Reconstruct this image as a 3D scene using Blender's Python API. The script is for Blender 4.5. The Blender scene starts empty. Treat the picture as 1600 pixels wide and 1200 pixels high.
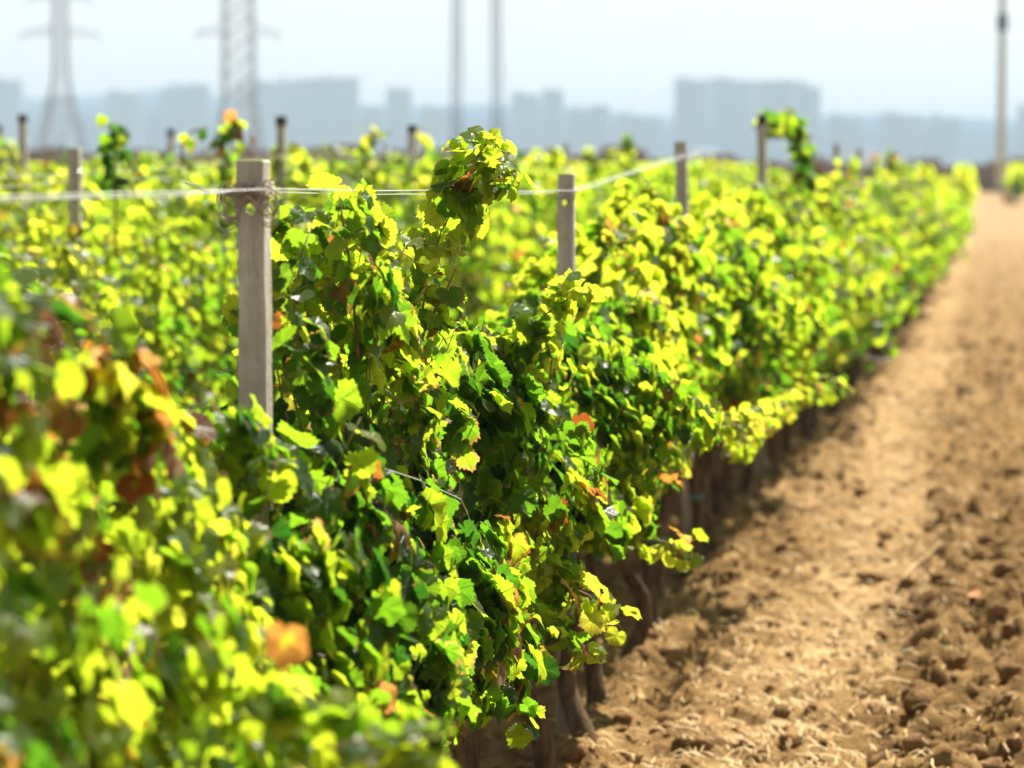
import bpy, math, random
import numpy as np
from mathutils import Vector, Matrix

rad = math.radians
S = bpy.context.scene
C = S.collection

# ------------------------------------------------------------------ camera
YAW = math.atan(740 / 4444.0)
PITCH = math.atan(345 / 4444.0)
CAMH = 2.0
FPX = 4444.0
cam_d = bpy.data.cameras.new("camera")
cam = bpy.data.objects.new("camera", cam_d)
C.objects.link(cam)
cam.location = (0, 0, CAMH)
cam.rotation_euler = (rad(90) - PITCH, 0, YAW)
cam_d.sensor_width = 36
cam_d.lens = 100
cam_d.clip_start = 0.1
cam_d.clip_end = 20000
cam_d.dof.use_dof = True
cam_d.dof.focus_distance = 6.7
cam_d.dof.aperture_fstop = 3.2
S.camera = cam
CAMROT = cam.rotation_euler.to_matrix()


def at(px, py, y):
    """world point seen at photo pixel (px,py), lying at world depth y along the rows"""
    v = CAMROT @ Vector(((px - 800) / FPX, -(py - 600) / FPX, -1.0))
    return Vector((0, 0, CAMH)) + v * (y / v.y)


# ------------------------------------------------------------------ world, sun, exposure
SUN_EL, SUN_AZ = rad(51), rad(19)
w = bpy.data.worlds.new("World")
S.world = w
w.use_nodes = True
nt = w.node_tree
nt.nodes.clear()
sky = nt.nodes.new("ShaderNodeTexSky")
sky.sky_type = 'NISHITA'
sky.sun_disc = False
sky.sun_elevation = SUN_EL
sky.sun_rotation = SUN_AZ
sky.air_density = 1.0
sky.dust_density = 0.7
sky.ozone_density = 2.0
hs = nt.nodes.new("ShaderNodeHueSaturation")
hs.inputs['Saturation'].default_value = 0.10
bg = nt.nodes.new("ShaderNodeBackground")
bg.inputs[1].default_value = 0.05
wo = nt.nodes.new("ShaderNodeOutputWorld")
nt.links.new(sky.outputs[0], hs.inputs['Color'])
nt.links.new(hs.outputs[0], bg.inputs[0])
nt.links.new(bg.outputs[0], wo.inputs[0])
sun_d = bpy.data.lights.new("sun", 'SUN')
sun_d.energy = 5.0
sun_d.angle = rad(0.53)
sun_d.color = (1.0, 0.94, 0.84)
sun = bpy.data.objects.new("sun", sun_d)
C.objects.link(sun)
sd = Vector((math.sin(SUN_AZ) * math.cos(SUN_EL), math.cos(SUN_AZ) * math.cos(SUN_EL), math.sin(SUN_EL)))
sun.rotation_euler = (-sd).to_track_quat('-Z', 'Y').to_euler()
S.view_settings.view_transform = 'Standard'
S.view_settings.look = 'None'
S.view_settings.gamma = 1
S.view_settings.exposure = 1.56
S.cycles.max_bounces = 8
S.cycles.diffuse_bounces = 3
S.cycles.transmission_bounces = 5
S.cycles.glossy_bounces = 2
S.cycles.volume_bounces = 0
S.cycles.use_denoising = True
S.cycles.sample_clamp_indirect = 6

# ------------------------------------------------------------------ helpers
rng = np.random.default_rng(11)
random.seed(5)


def hash3(ix, iy, iz, seed):
    h = (ix * 374761393 + iy * 668265263 + iz * 2147483647 + seed * 974634777) & 0xFFFFFFFF
    h = ((h ^ (h >> 13)) * 1274126177) & 0xFFFFFFFF
    h = (h ^ (h >> 16)) & 0xFFFFFFFF
    return h / 4294967295.0


def noise(p, seed=0):
    p = np.asarray(p, float)
    i = np.floor(p).astype(np.int64)
    f = p - i
    f = f * f * (3 - 2 * f)
    r = 0
    for dx in (0, 1):
        for dy in (0, 1):
            for dz in (0, 1):
                wgt = (f[:, 0] if dx else 1 - f[:, 0]) * (f[:, 1] if dy else 1 - f[:, 1]) * (f[:, 2] if dz else 1 - f[:, 2])
                r = r + wgt * hash3(i[:, 0] + dx, i[:, 1] + dy, i[:, 2] + dz, seed)
    return r


def mesh_np(name, verts, faces_flat, loop_starts, mat=None, cols=None, uvs=None, smooth=False):
    me = bpy.data.meshes.new(name)
    n = len(verts)
    me.vertices.add(n)
    me.vertices.foreach_set("co", np.ascontiguousarray(verts, np.float32).ravel())
    me.loops.add(len(faces_flat))
    me.loops.foreach_set("vertex_index", np.ascontiguousarray(faces_flat, np.int32))
    me.polygons.add(len(loop_starts))
    me.polygons.foreach_set("loop_start", np.ascontiguousarray(loop_starts, np.int32))
    me.update(calc_edges=True)
    if cols is not None:
        a = me.color_attributes.new("tint", 'FLOAT_COLOR', 'POINT')
        a.data.foreach_set("color", np.ascontiguousarray(cols, np.float32).ravel())
    if uvs is not None:
        a = me.attributes.new("leafpos", 'FLOAT_VECTOR', 'POINT')
        a.data.foreach_set("vector", np.ascontiguousarray(uvs, np.float32).ravel())
    if smooth:
        me.polygons.foreach_set("use_smooth", np.ones(len(loop_starts), bool))
    if mat:
        me.materials.append(mat)
    me.validate()
    return me


class MB:
    """collects quads/tris of one part"""

    def __init__(s):
        s.v, s.f = [], []

    def add(s, vs, fs):
        o = len(s.v)
        s.v += [tuple(v) for v in vs]
        s.f += [tuple(i + o for i in f) for f in fs]
        return s

    def box(s, x0, x1, y0, y1, z0, z1):
        return s.add([(x0, y0, z0), (x1, y0, z0), (x1, y1, z0), (x0, y1, z0), (x0, y0, z1), (x1, y0, z1), (x1, y1, z1), (x0, y1, z1)],
                     [(0, 3, 2, 1), (4, 5, 6, 7), (0, 1, 5, 4), (1, 2, 6, 5), (2, 3, 7, 6), (3, 0, 4, 7)])

    def tube(s, pts, r, n=6, cap=True):
        pts = [Vector(p) for p in pts]
        if not hasattr(r, '__len__'):
            r = [r] * len(pts)
        up = Vector((0.3, 0.2, 1)).normalized()
        vs, fs = [], []
        prev = None
        for i, p in enumerate(pts):
            t = (pts[min(i + 1, len(pts) - 1)] - pts[max(i - 1, 0)])
            if t.length < 1e-9:
                t = Vector((0, 0, 1))
            t.normalize()
            if prev is None:
                a = t.cross(up if abs(t.dot(up)) < .95 else Vector((1, 0, 0))).normalized()
            else:
                a = (prev - t * prev.dot(t)).normalized()
            prev = a
            b = t.cross(a)
            for k in range(n):
                q = 2 * math.pi * k / n
                vs.append(p + (a * math.cos(q) + b * math.sin(q)) * r[i])
        for i in range(len(pts) - 1):
            for k in range(n):
                k2 = (k + 1) % n
                fs.append((i * n + k, i * n + k2, (i + 1) * n + k2, (i + 1) * n + k))
        if cap:
            fs.append(tuple(range(n - 1, -1, -1)))
            fs.append(tuple((len(pts) - 1) * n + k for k in range(n)))
        return s.add(vs, fs)

    def mesh(s, name, mat, smooth=False):
        me = bpy.data.meshes.new(name)
        me.from_pydata(s.v, [], s.f)
        me.materials.append(mat)
        if smooth:
            me.polygons.foreach_set("use_smooth", np.ones(len(me.polygons), bool))
        me.validate()
        return me

    def build(s, name, mat, parent=None, smooth=False):
        return link(name, s.mesh(name, mat, smooth), parent)


def link(name, me, parent=None, loc=None):
    o = bpy.data.objects.new(name, me)
    C.objects.link(o)
    if parent:
        o.parent = parent
    if loc:
        o.location = loc
    return o


def empty(name, loc=(0, 0, 0), rz=0):
    o = link(name, None, None, loc)
    o.rotation_euler = (0, 0, rz)
    o.empty_display_size = .2
    return o


def tag(o, label=None, cat=None, group=None, kind=None):
    if label:
        o['label'] = label
    if cat:
        o['category'] = cat
    if group:
        o['group'] = group
    if kind:
        o['kind'] = kind
    return o


# ------------------------------------------------------------------ materials
class NT:
    def __init__(s, name):
        s.m = bpy.data.materials.new(name)
        s.m.use_nodes = True
        s.t = s.m.node_tree
        s.t.nodes.clear()
        s.out = s.n("ShaderNodeOutputMaterial")

    def n(s, t, **kw):
        x = s.t.nodes.new(t)
        for k, v in kw.items():
            setattr(x, k, v)
        return x

    def put(s, sock, v):
        if isinstance(v, bpy.types.NodeSocket):
            s.t.links.new(v, sock)
        elif v is not None:
            if hasattr(sock.default_value, '__len__') and not hasattr(v, '__len__'):
                v = (v,) * len(sock.default_value)
            if hasattr(v, '__len__') and len(sock.default_value) == 4 and len(v) == 3:
                v = (*v, 1)
            sock.default_value = v

    def math(s, op, a, b=None, c=None, clamp=False):
        x = s.n("ShaderNodeMath", operation=op, use_clamp=clamp)
        s.put(x.inputs[0], a)
        if b is not None:
            s.put(x.inputs[1], b)
        if c is not None:
            s.put(x.inputs[2], c)
        return x.outputs[0]

    def mix(s, f, a, b, mode='MIX'):
        x = s.n("ShaderNodeMix", data_type='RGBA', blend_type=mode)
        s.put(x.inputs[0], f)
        s.put(x.inputs[6], a)
        s.put(x.inputs[7], b)
        return x.outputs[2]

    def noise(s, scale, vec=None, detail=4, rough=.6, dist=0.0):
        x = s.n("ShaderNodeTexNoise")
        x.inputs['Scale'].default_value = scale
        x.inputs['Detail'].default_value = detail
        x.inputs['Roughness'].default_value = rough
        x.inputs['Distortion'].default_value = dist
        if vec is not None:
            s.put(x.inputs['Vector'], vec)
        return x.outputs['Fac']

    def ramp(s, f, stops, interp='LINEAR'):
        x = s.n("ShaderNodeValToRGB")
        x.color_ramp.interpolation = interp
        e = x.color_ramp.elements
        while len(e) < len(stops):
            e.new(0.5)
        for el, (p, c) in zip(e, stops):
            el.position = p
            if not hasattr(c, '__len__'):
                c = (c, c, c)
            el.color = (*c, 1)
        s.put(x.inputs[0], f)
        return x.outputs[0]

    def map(s, scale=(1, 1, 1), src='Object'):
        tc = s.n("ShaderNodeTexCoord")
        mp = s.n("ShaderNodeMapping")
        mp.inputs['Scale'].default_value = scale
        s.t.links.new(tc.outputs[src], mp.inputs[0])
        return mp.outputs[0]

    def bump(s, h, strength=.5, dist=.01):
        x = s.n("ShaderNodeBump")
        x.inputs['Strength'].default_value = strength
        x.inputs['Distance'].default_value = dist
        s.put(x.inputs['Height'], h)
        return x.outputs[0]

    def prin(s, col, rough=.8, spec=.3, normal=None, metal=0.0):
        x = s.n("ShaderNodeBsdfPrincipled")
        s.put(x.inputs['Base Color'], col)
        s.put(x.inputs['Roughness'], rough)
        s.put(x.inputs['Specular IOR Level'], spec)
        s.put(x.inputs['Metallic'], metal)
        if normal is not None:
            s.put(x.inputs['Normal'], normal)
        return x.outputs[0]

    def done(s, surf):
        s.t.links.new(surf, s.out.inputs[0])
        return s.m


def leaf_material(detail=True):
    m = NT("vine_leaf" if detail else "vine_leaf_far")
    at_ = m.n("ShaderNodeAttribute", attribute_name="tint")
    sep = m.n("ShaderNodeSeparateColor")
    m.t.links.new(at_.outputs['Color'], sep.inputs[0])
    hue, dry, val = sep.outputs[0], sep.outputs[1], sep.outputs[2]
    refl = m.ramp(hue, [(0.0, (.016, .046, .008)), (.45, (.036, .088, .009)), (.8, (.09, .14, .012)), (1.0, (.18, .18, .02))])
    tran = m.ramp(hue, [(0.0, (.03, .13, .008)), (.32, (.17, .38, .010)), (.6, (.50, .64, .022)), (.85, (.58, .69, .03)), (1.0, (.68, .66, .05))])
    if detail:
        lp = m.n("ShaderNodeAttribute", attribute_name="leafpos")
        sx = m.n("ShaderNodeSeparateXYZ")
        m.t.links.new(lp.outputs['Vector'], sx.inputs[0])
        x, y, rr = sx.outputs
        ax = m.math('ABSOLUTE', x)
        dmin = None
        for a in (0, 52, 108):
            sa, ca = math.sin(rad(a)), math.cos(rad(a))
            # distance from the ray at angle a (from +y)
            dist = m.math('ABSOLUTE', m.math('SUBTRACT', m.math('MULTIPLY', ax, ca), m.math('MULTIPLY', y, sa)))
            dmin = dist if dmin is None else m.math('MINIMUM', dmin, dist)
        vein = m.math('SUBTRACT', 1.0, m.math('MULTIPLY', dmin, 38.0), clamp=True)
        # secondary veins: thin stripes in leaf space
        v2 = m.n("ShaderNodeTexVoronoi", feature='DISTANCE_TO_EDGE')
        v2.inputs['Scale'].default_value = 5.0
        m.t.links.new(lp.outputs['Vector'], v2.inputs['Vector'])
        sec = m.math('SUBTRACT', 1.0, m.math('MULTIPLY', v2.outputs[0], 18.0), clamp=True)
        vein = m.math('MAXIMUM', vein, m.math('MULTIPLY', sec, .35))
        nz = m.noise(9.0, None, 3)
        tcn = m.n("ShaderNodeTexCoord")
        nz2 = m.noise(60.0, tcn.outputs['Object'], 2)
        # dry rim and blotches: more where the leaf is older
        edge = m.math('ADD', m.math('MULTIPLY', rr, .55), m.math('MULTIPLY', nz2, .55))
        dm = m.math('MULTIPLY', m.math('SUBTRACT', m.math('ADD', edge, m.math('MULTIPLY', dry, 1.1)), 1.02), 7.0, clamp=True)
        mott = m.math('ADD', .75, m.math('MULTIPLY', nz2, .5))
        refl = m.mix(1.0, refl, mott, 'MULTIPLY')
        tran = m.mix(1.0, tran, mott, 'MULTIPLY')
        refl = m.mix(m.math('MULTIPLY', vein, .7), refl, (.22, .30, .10))
        tran = m.mix(m.math('MULTIPLY', vein, .6), tran, (.16, .26, .03))
    else:
        dm = m.math('MULTIPLY', m.math('SUBTRACT', dry, .45), 6.0, clamp=True)
        vein = None
    dcol = m.ramp(val, [(0.0, (.11, .045, .02)), (.5, (.26, .12, .045)), (1.0, (.44, .26, .13))])
    dtr = m.ramp(val, [(0.0, (.22, .05, .008)), (.6, (.46, .20, .035)), (1.0, (.64, .40, .14))])
    refl = m.mix(dm, refl, dcol)
    tran = m.mix(dm, tran, dtr)
    bmp = m.bump(vein, .7, .004) if vein is not None else None
    p = m.prin(refl, .36, .34, bmp)
    tr = m.n("ShaderNodeBsdfTranslucent")
    m.put(tr.inputs[0], tran)
    if bmp is not None:
        m.put(tr.inputs['Normal'], bmp)
    mx = m.n("ShaderNodeMixShader")
    mx.inputs[0].default_value = .70
    m.t.links.new(p, mx.inputs[1])
    m.t.links.new(tr.outputs[0], mx.inputs[2])
    return m.done(mx.outputs[0])


LEAF = leaf_material(True)
LEAF_FAR = leaf_material(False)


def simple(name, c1, c2, scale=20, rough=.85, spec=.25, bump=.4, bd=.004, stretch=(1, 1, 1), metal=0.0):
    m = NT(name)
    v = m.map(stretch)
    f = m.noise(scale, v, 6, .65)
    col = m.ramp(f, [(.3, c1), (.7, c2)])
    return m.done(m.prin(col, rough, spec, m.bump(f, bump, bd) if bump else None, metal))


BARK = simple("vine_bark", (.014, .008, .004), (.17, .11, .055), 30, .95, .1, 1.0, .02, (1, 1, .16))
CANE = simple("vine_cane", (.10, .05, .025), (.28, .16, .07), 40, .7, .3, .3, .002)
STEM = simple("green_stem", (.16, .12, .04), (.30, .30, .08), 40, .6, .3, .2, .002)
WIRE = simple("galvanised_wire", (.45, .45, .44), (.72, .72, .70), 60, .42, .5, 0, 0, metal=.55)
RUSTY = simple("rusty_wire", (.24, .19, .14), (.55, .48, .40), 60, .8, .3, .5, .002, metal=.2)
HOSE = simple("drip_hose_plastic", (.12, .105, .095), (.19, .17, .155), 15, .5, .4, .1, .001)
TIE = simple("green_tie", (.02, .13, .10), (.04, .22, .17), 40, .5, .4, 0)
STEEL = simple("pylon_steel", (.16, .17, .17), (.26, .27, .27), 2, .6, .3, 0)
POLEM = simple("pale_pole", (.42, .45, .43), (.52, .55, .53), 2, .7, .3, 0)
STEELD = simple("mast_steel", (.06, .075, .10), (.11, .13, .16), 2, .6, .3, 0)
PORC = simple("insulator_glass", (.12, .16, .15), (.2, .26, .25), 5, .3, .5, 0)
CAPM = simple("dark_cap", (.03, .03, .032), (.07, .07, .07), 30, .8, .2, .2, .002)


def concrete():
    m = NT("concrete_post")
    v = m.map((1, 1, .35))
    v1 = m.map((1, 1, 1))
    a = m.noise(14, v, 6, .7)
    b = m.noise(120, v1, 3, .6)
    vo = m.n("ShaderNodeTexVoronoi")
    vo.inputs['Scale'].default_value = 55
    m.t.links.new(v1, vo.inputs['Vector'])
    pits = m.math('SUBTRACT', 1.0, m.math('MULTIPLY', vo.outputs['Distance'], 5.0), clamp=True)
    streak = m.noise(45, m.map((1, 1, .04)), 3, .6)
    col = m.ramp(a, [(.3, (.34, .315, .25)), (.5, (.52, .49, .40)), (.7, (.68, .65, .55))])
    col = m.mix(m.math('MULTIPLY', m.math('SUBTRACT', streak, .45, clamp=True), 2.2, clamp=True), col, (.24, .21, .16))
    lic = m.math('MULTIPLY', m.math('SUBTRACT', m.noise(20, v1, 4), .66, clamp=True), 14, clamp=True)
    col = m.mix(m.math('MULTIPLY', lic, .7), col, (.34, .32, .12))
    tco = m.n('ShaderNodeTexCoord')
    sz_ = m.n('ShaderNodeSeparateXYZ')
    m.t.links.new(tco.outputs['Object'], sz_.inputs[0])
    foot = m.math('MULTIPLY', m.math('SUBTRACT', m.math('ADD', .62, m.math('MULTIPLY', a, .3)), sz_.outputs[2]), 2.2, clamp=True)
    col = m.mix(m.math('MULTIPLY', foot, .7), col, (.19, .13, .075))
    st = m.math('MULTIPLY', m.math('SUBTRACT', m.noise(5, m.map((1, 1, .5)), 5, .7), .52, clamp=True), 5, clamp=True)
    col = m.mix(m.math('MULTIPLY', st, .6), col, (.20, .17, .12))
    col = m.mix(m.math('MULTIPLY', b, .5), col, m.mix(1.0, col, (.55, .55, .55), 'MULTIPLY'))
    h = m.math('SUBTRACT', m.math('ADD', m.math('MULTIPLY', a, .6), m.math('MULTIPLY', b, .5)), m.math('MULTIPLY', pits, .6))
    return m.done(m.prin(col, .9, .2, m.bump(h, .8, .004)))


CONC = concrete()


def soil():
    m = NT("dry_soil")
    v = m.map()
    geo = m.n("ShaderNodeNewGeometry")
    big = m.noise(.55, v, 4, .6)
    med = m.noise(7, v, 6, .7, .4)
    fine = m.noise(55, v, 5, .7)
    straw = m.noise(26, m.map((1, .22, 1)), 4, .75, 1.2)
    at_ = m.n("ShaderNodeAttribute", attribute_name="tint")
    sep = m.n("ShaderNodeSeparateColor")
    m.t.links.new(at_.outputs['Color'], sep.inputs[0])
    track, clod = sep.outputs[0], sep.outputs[1]
    col = m.ramp(med, [(.3, (.085, .045, .013)), (.5, (.21, .125, .040)), (.7, (.40, .255, .095))])
    pale = m.ramp(fine, [(.3, (.24, .142, .052)), (.65, (.56, .375, .165))])
    col = m.mix(m.math('MULTIPLY', track, .85), col, pale)
    sm = m.math('MULTIPLY', m.math('SUBTRACT', straw, .55, clamp=True), 6.0, clamp=True)
    col = m.mix(m.math('MULTIPLY', sm, .55), col, (.44, .30, .15))
    col = m.mix(m.math('MULTIPLY', clod, .25), col, (.14, .078, .03))
    col = m.mix(m.math('MULTIPLY', m.math('SUBTRACT', big, .45, clamp=True), 1.5, clamp=True), col, (.30, .195, .085))
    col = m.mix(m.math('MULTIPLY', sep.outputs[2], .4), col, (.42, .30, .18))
    mot = m.noise(2.6, v, 3, .6)
    col = m.mix(m.math('MULTIPLY', m.math('SUBTRACT', mot, .5, clamp=True), 4.0, clamp=True), col, m.mix(1.0, col, (.36, .33, .30), 'MULTIPLY'))
    h = m.math('ADD', m.math('MULTIPLY', med, .8), m.math('MULTIPLY', fine, .35))
    return m.done(m.prin(col, .97, .08, m.bump(h, .9, .05)))


SOIL = soil()
CLOD = simple("soil_clod", (.07, .036, .013), (.28, .165, .068), 22, .97, .08, .9, .015)
STRAW = simple("dry_straw", (.38, .25, .10), (.74, .56, .28), 8, .7, .25, 0)
WEED = simple("weed_leaf", (.08, .14, .03), (.20, .26, .06), 20, .6, .3, 0)
DRYWEED = simple("dry_weed", (.16, .14, .10), (.32, .28, .2), 20, .8, .2, 0)
FALLEN = simple("fallen_leaf", (.42, .13, .03), (.70, .30, .08), 30, .7, .3, .3, .002)
WALLM = simple("field_wall", (.17, .125, .10), (.30, .23, .18), .5, .95, .1, .3, .1)
HILLM = simple("hills_haze_blue", (.04, .09, .15), (.06, .12, .19), .01, 1, .0, 0)  # blue of the distant haze is mixed into the hill colour


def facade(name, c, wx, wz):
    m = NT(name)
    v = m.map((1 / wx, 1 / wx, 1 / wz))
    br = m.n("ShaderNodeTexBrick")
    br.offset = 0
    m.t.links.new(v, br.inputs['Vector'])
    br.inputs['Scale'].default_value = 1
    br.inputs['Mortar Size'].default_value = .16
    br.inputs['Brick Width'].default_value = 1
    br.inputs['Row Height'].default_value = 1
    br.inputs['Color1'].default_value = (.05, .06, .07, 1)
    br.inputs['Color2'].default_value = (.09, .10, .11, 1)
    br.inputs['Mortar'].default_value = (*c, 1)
    tc = m.n("ShaderNodeTexCoord")
    sx = m.n("ShaderNodeSeparateXYZ")
    m.t.links.new(v, sx.inputs[0])
    cb = m.n("ShaderNodeCombineXYZ")
    m.t.links.new(m.math('ADD', sx.outputs[0], sx.outputs[1]), cb.inputs[0])
    m.t.links.new(sx.outputs[2], cb.inputs[1])
    m.t.links.new(cb.outputs[0], br.inputs['Vector'])
    return m.done(m.prin(br.outputs[0], .8, .2))


FAC = [facade("facade_haze_blue_pale", (.17, .28, .40), 6, 3), facade("facade_haze_blue_deep", (.13, .22, .33), 5, 3), facade("facade_haze_blue_mid", (.16, .25, .36), 7, 3.2)]  # wall colours tinted blue, painting in part of the distant haze


# ------------------------------------------------------------------ ground
def ground_profile(x, y):
    """height field of the tilled soil"""
    p = np.stack([x * .8 - y * .6, x * .6 + y * .8, np.zeros_like(x)], 1)
    wv = np.stack([noise(p * 4, 61), noise(p * 4 + 9, 62), np.zeros_like(x)], 1) - .5
    p = p + wv * [.12, .12, 0]
    off = x - ROWX[0]
    fade = np.clip(1 - (y - 30) / 60, .12, 1)
    far = np.clip(1 - (np.abs(x) - 4) / 10, .25, 1)
    n1 = noise(p * [3.0, 2.2, 1], 1) - .5
    n2 = noise(p * [9, 7, 1], 2) - .5
    n3 = noise(p * [22, 18, 1], 3) - .5
    n4 = noise(p * [45, 40, 1], 4) - .5
    track = np.exp(-((off - .74 - .10 * np.sin(y * .5)) / .27) ** 2) * (.55 + .45 * noise(p * 1.5, 12))
    clody = np.clip((off - .85) / .35, 0, 1)
    ridge = .05 * np.exp(-(off / .35) ** 2)
    rg = 1 - np.abs(2 * noise(p * [8, 6.5, 1] + n1[:, None] * 2, 6) - 1)
    rg2 = 1 - np.abs(2 * noise(p * [19, 16, 1] + 4, 7) - 1)
    lump = (rg ** 2 * .060 + rg2 ** 2 * .034) * (.85 + .5 * clody) * (1 - .55 * track)
    furrow = .018 * np.sin(off * 17 + n1 * 3) * (1 - track)
    h = n1 * .07 + n2 * (.05 + .05 * clody) + n3 * (.030 + .03 * clody) * (1 - .5 * track) + n4 * .022
    h = (h * (1 - .4 * track) + lump + furrow) * fade * far + ridge - .02 * track
    return h, track, np.clip(lump * 9 + clody * .25, 0, 1)


ROWX = [-1.352 - 2.93 * j for j in range(40)]


def spaced(a, b, s0, grow, lo=None):
    out = [a]
    s = s0
    while out[-1] < b:
        out.append(out[-1] + s)
        s *= grow
    return out


xs = list(np.arange(-2.0, 2.8, .022))
xr = spaced(2.8, 3200, .03, 1.13)
xl = [-2.0 - (v - 2.8) for v in xr]
xs = np.array(sorted(xl[1:]) + xs + xr)
ys = np.array(sorted([-v for v in spaced(0, 300, .5, 1.35)][1:]) + list(np.arange(0, 8, .12)) + list(np.arange(8, 15, .022)) + spaced(15, 9500, .03, 1.012))
# keep the count moderate far away
keep = [0]
for i in range(1, len(ys)):
    if ys[i] - ys[keep[-1]] >= (0 if ys[i] < 15 else min((ys[i] - 15) * .003, 1e9)) or i == len(ys) - 1:
        keep.append(i)
ys = ys[keep]
X, Y = np.meshgrid(xs, ys)
H, TR, CL = ground_profile(X.ravel(), Y.ravel())
verts = np.stack([X.ravel(), Y.ravel(), H], 1)
nx, ny = len(xs), len(ys)
ii = (np.arange(ny - 1)[:, None] * nx + np.arange(nx - 1)[None, :]).ravel()
quads = np.stack([ii, ii + 1, ii + nx + 1, ii + nx], 1)
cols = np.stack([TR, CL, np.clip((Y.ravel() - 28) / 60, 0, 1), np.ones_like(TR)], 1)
gm = mesh_np("ground", verts, quads.ravel(), np.arange(len(quads)) * 4, SOIL, cols, None, True)
g = link("ground", gm)
tag(g, kind='structure')


def gz(x, y):
    return float(ground_profile(np.array([x], float), np.array([y], float))[0][0])


# ------------------------------------------------------------------ vine leaves
def outline(theta):
    key = [(0, 1.0), (13, .93), (27, .82), (42, .90), (54, .96), (68, .90), (84, .79), (100, .83), (114, .87), (135, .80), (155, .68), (168, .44), (180, .10)]
    a = abs(math.degrees(theta))
    for (a0, r0), (a1, r1) in zip(key, key[1:]):
        if a <= a1:
            t = (a - a0) / (a1 - a0)
            return r0 + (r1 - r0) * t
    return .1


def leaf_template(n, rings, teeth, rs):
    """verts (k,3), tri list, radial coordinate; petiole at the origin, tip at +y"""
    th = np.linspace(-math.pi, math.pi, n, endpoint=False) + math.pi / n
    r = np.array([outline(t) for t in th])
    depth = rs.uniform(.75, 1.35)
    r = 1 - (1 - r) * depth if n > 12 else r
    r = np.maximum(r, .08)
    if teeth:
        r = r * (1 + np.where(np.arange(n) % 2, 0.06, -.06))
    r = r * (1 + rs.normal(0, .03, n))
    vs = [(0, 0, 0)]
    rr = [0.0]
    for k in range(1, rings + 1):
        q = k / rings
        for i in range(n):
            ri = r[i] * q
            vs.append((ri * math.sin(th[i]), ri * math.cos(th[i]), 0))
            rr.append(q)
    vs = np.array(vs)
    fold = rs.uniform(.05, .45)
    cup = rs.uniform(-.38, .12)
    bend = rs.uniform(-.45, .1)
    R = np.hypot(vs[:, 0], vs[:, 1])
    ang = np.arctan2(vs[:, 0], vs[:, 1])
    vs[:, 2] = fold * np.abs(vs[:, 0]) + cup * R ** 2 + bend * np.clip(vs[:, 1], 0, None) ** 2 + .07 * np.sin(ang * rs.integers(4, 7) + rs.uniform(0, 6)) * R
    vs[:, 1] += .25 * (-0.0)
    fs = []
    for i in range(n):
        j = (i + 1) % n
        fs.append((0, 1 + j, 1 + i))
    for k in range(rings - 1):
        a, b = 1 + k * n, 1 + (k + 1) * n
        for i in range(n):
            j = (i + 1) % n
            fs.append((a + i, a + j, b + j))
            fs.append((a + i, b + j, b + i))
    lp = np.stack([vs[:, 0], vs[:, 1], np.array(rr)], 1)
    return vs, np.array(fs), lp


rs0 = np.random.default_rng(3)
TEMPL = {0: [leaf_template(44, 3, True, rs0) for _ in range(7)],
         1: [leaf_template(16, 2, False, rs0) for _ in range(5)],
         2: [leaf_template(7, 1, False, rs0) for _ in range(4)]}


def norm(a):
    return a / np.maximum(np.linalg.norm(a, axis=1, keepdims=True), 1e-9)


def leaves_mesh(name, P, N, T, SZ, TINT, lod, rs):
    """P positions, N normals, T tip directions, SZ size, TINT (n,3)"""
    which = rs.integers(0, len(TEMPL[lod]), len(P))
    V, F, CO, LP = [], [], [], []
    off = 0
    N = norm(N)
    T = norm(T - N * np.sum(T * N, 1, keepdims=True))
    Xa = np.cross(T, N)
    for k, (tv, tf, tl) in enumerate(TEMPL[lod]):
        idx = np.where(which == k)[0]
        if not len(idx):
            continue
        s = SZ[idx][:, None, None]
        asp = rs.uniform(.85, 1.1, len(idx))[:, None, None]
        zz = rs.uniform(.4, 1.7, len(idx))[:, None, None]
        v = P[idx][:, None, :] + s * (tv[None, :, 0:1] * asp * Xa[idx][:, None, :] + tv[None, :, 1:2] * T[idx][:, None, :] + tv[None, :, 2:3] * zz * N[idx][:, None, :])
        m = len(tv)
        V.append(v.reshape(-1, 3))
        F.append((tf[None] + (np.arange(len(idx)) * m)[:, None, None] + off).reshape(-1, 3))
        CO.append(np.repeat(TINT[idx], m, 0))
        l = np.tile(tl, (len(idx), 1, 1)).reshape(-1, 3)
        LP.append(l)
        off += len(idx) * m
    V, F, CO, LP = np.concatenate(V), np.concatenate(F), np.concatenate(CO), np.concatenate(LP)
    CO = np.concatenate([CO, np.ones((len(CO), 1))], 1)
    return mesh_np(name, V, F.ravel(), np.arange(len(F)) * 3, LEAF_FAR if lod == 2 else LEAF, CO, LP if lod < 2 else None, lod < 2)


def leaf_dirs(P, axis_x, rs, zmid=1.2):
    """natural facing: out from the row's centre plane and up, tips hanging"""
    n = len(P)
    side = np.sign(P[:, 0] - axis_x + rs.normal(0, .06, n))
    hfac = np.clip((P[:, 2] - .7) / 1.2, 0, 1)
    N = np.stack([side * rs.uniform(.15, 1.0, n) + .22, rs.normal(.34, .48, n), .22 + .55 * hfac + rs.normal(0, .35, n)], 1)
    N += rs.normal(0, .28, (n, 3))
    T = np.stack([side * rs.uniform(0, .6, n), rs.normal(0, .6, n), -rs.uniform(.2, 1.2, n)], 1)
    return N, T


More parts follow.
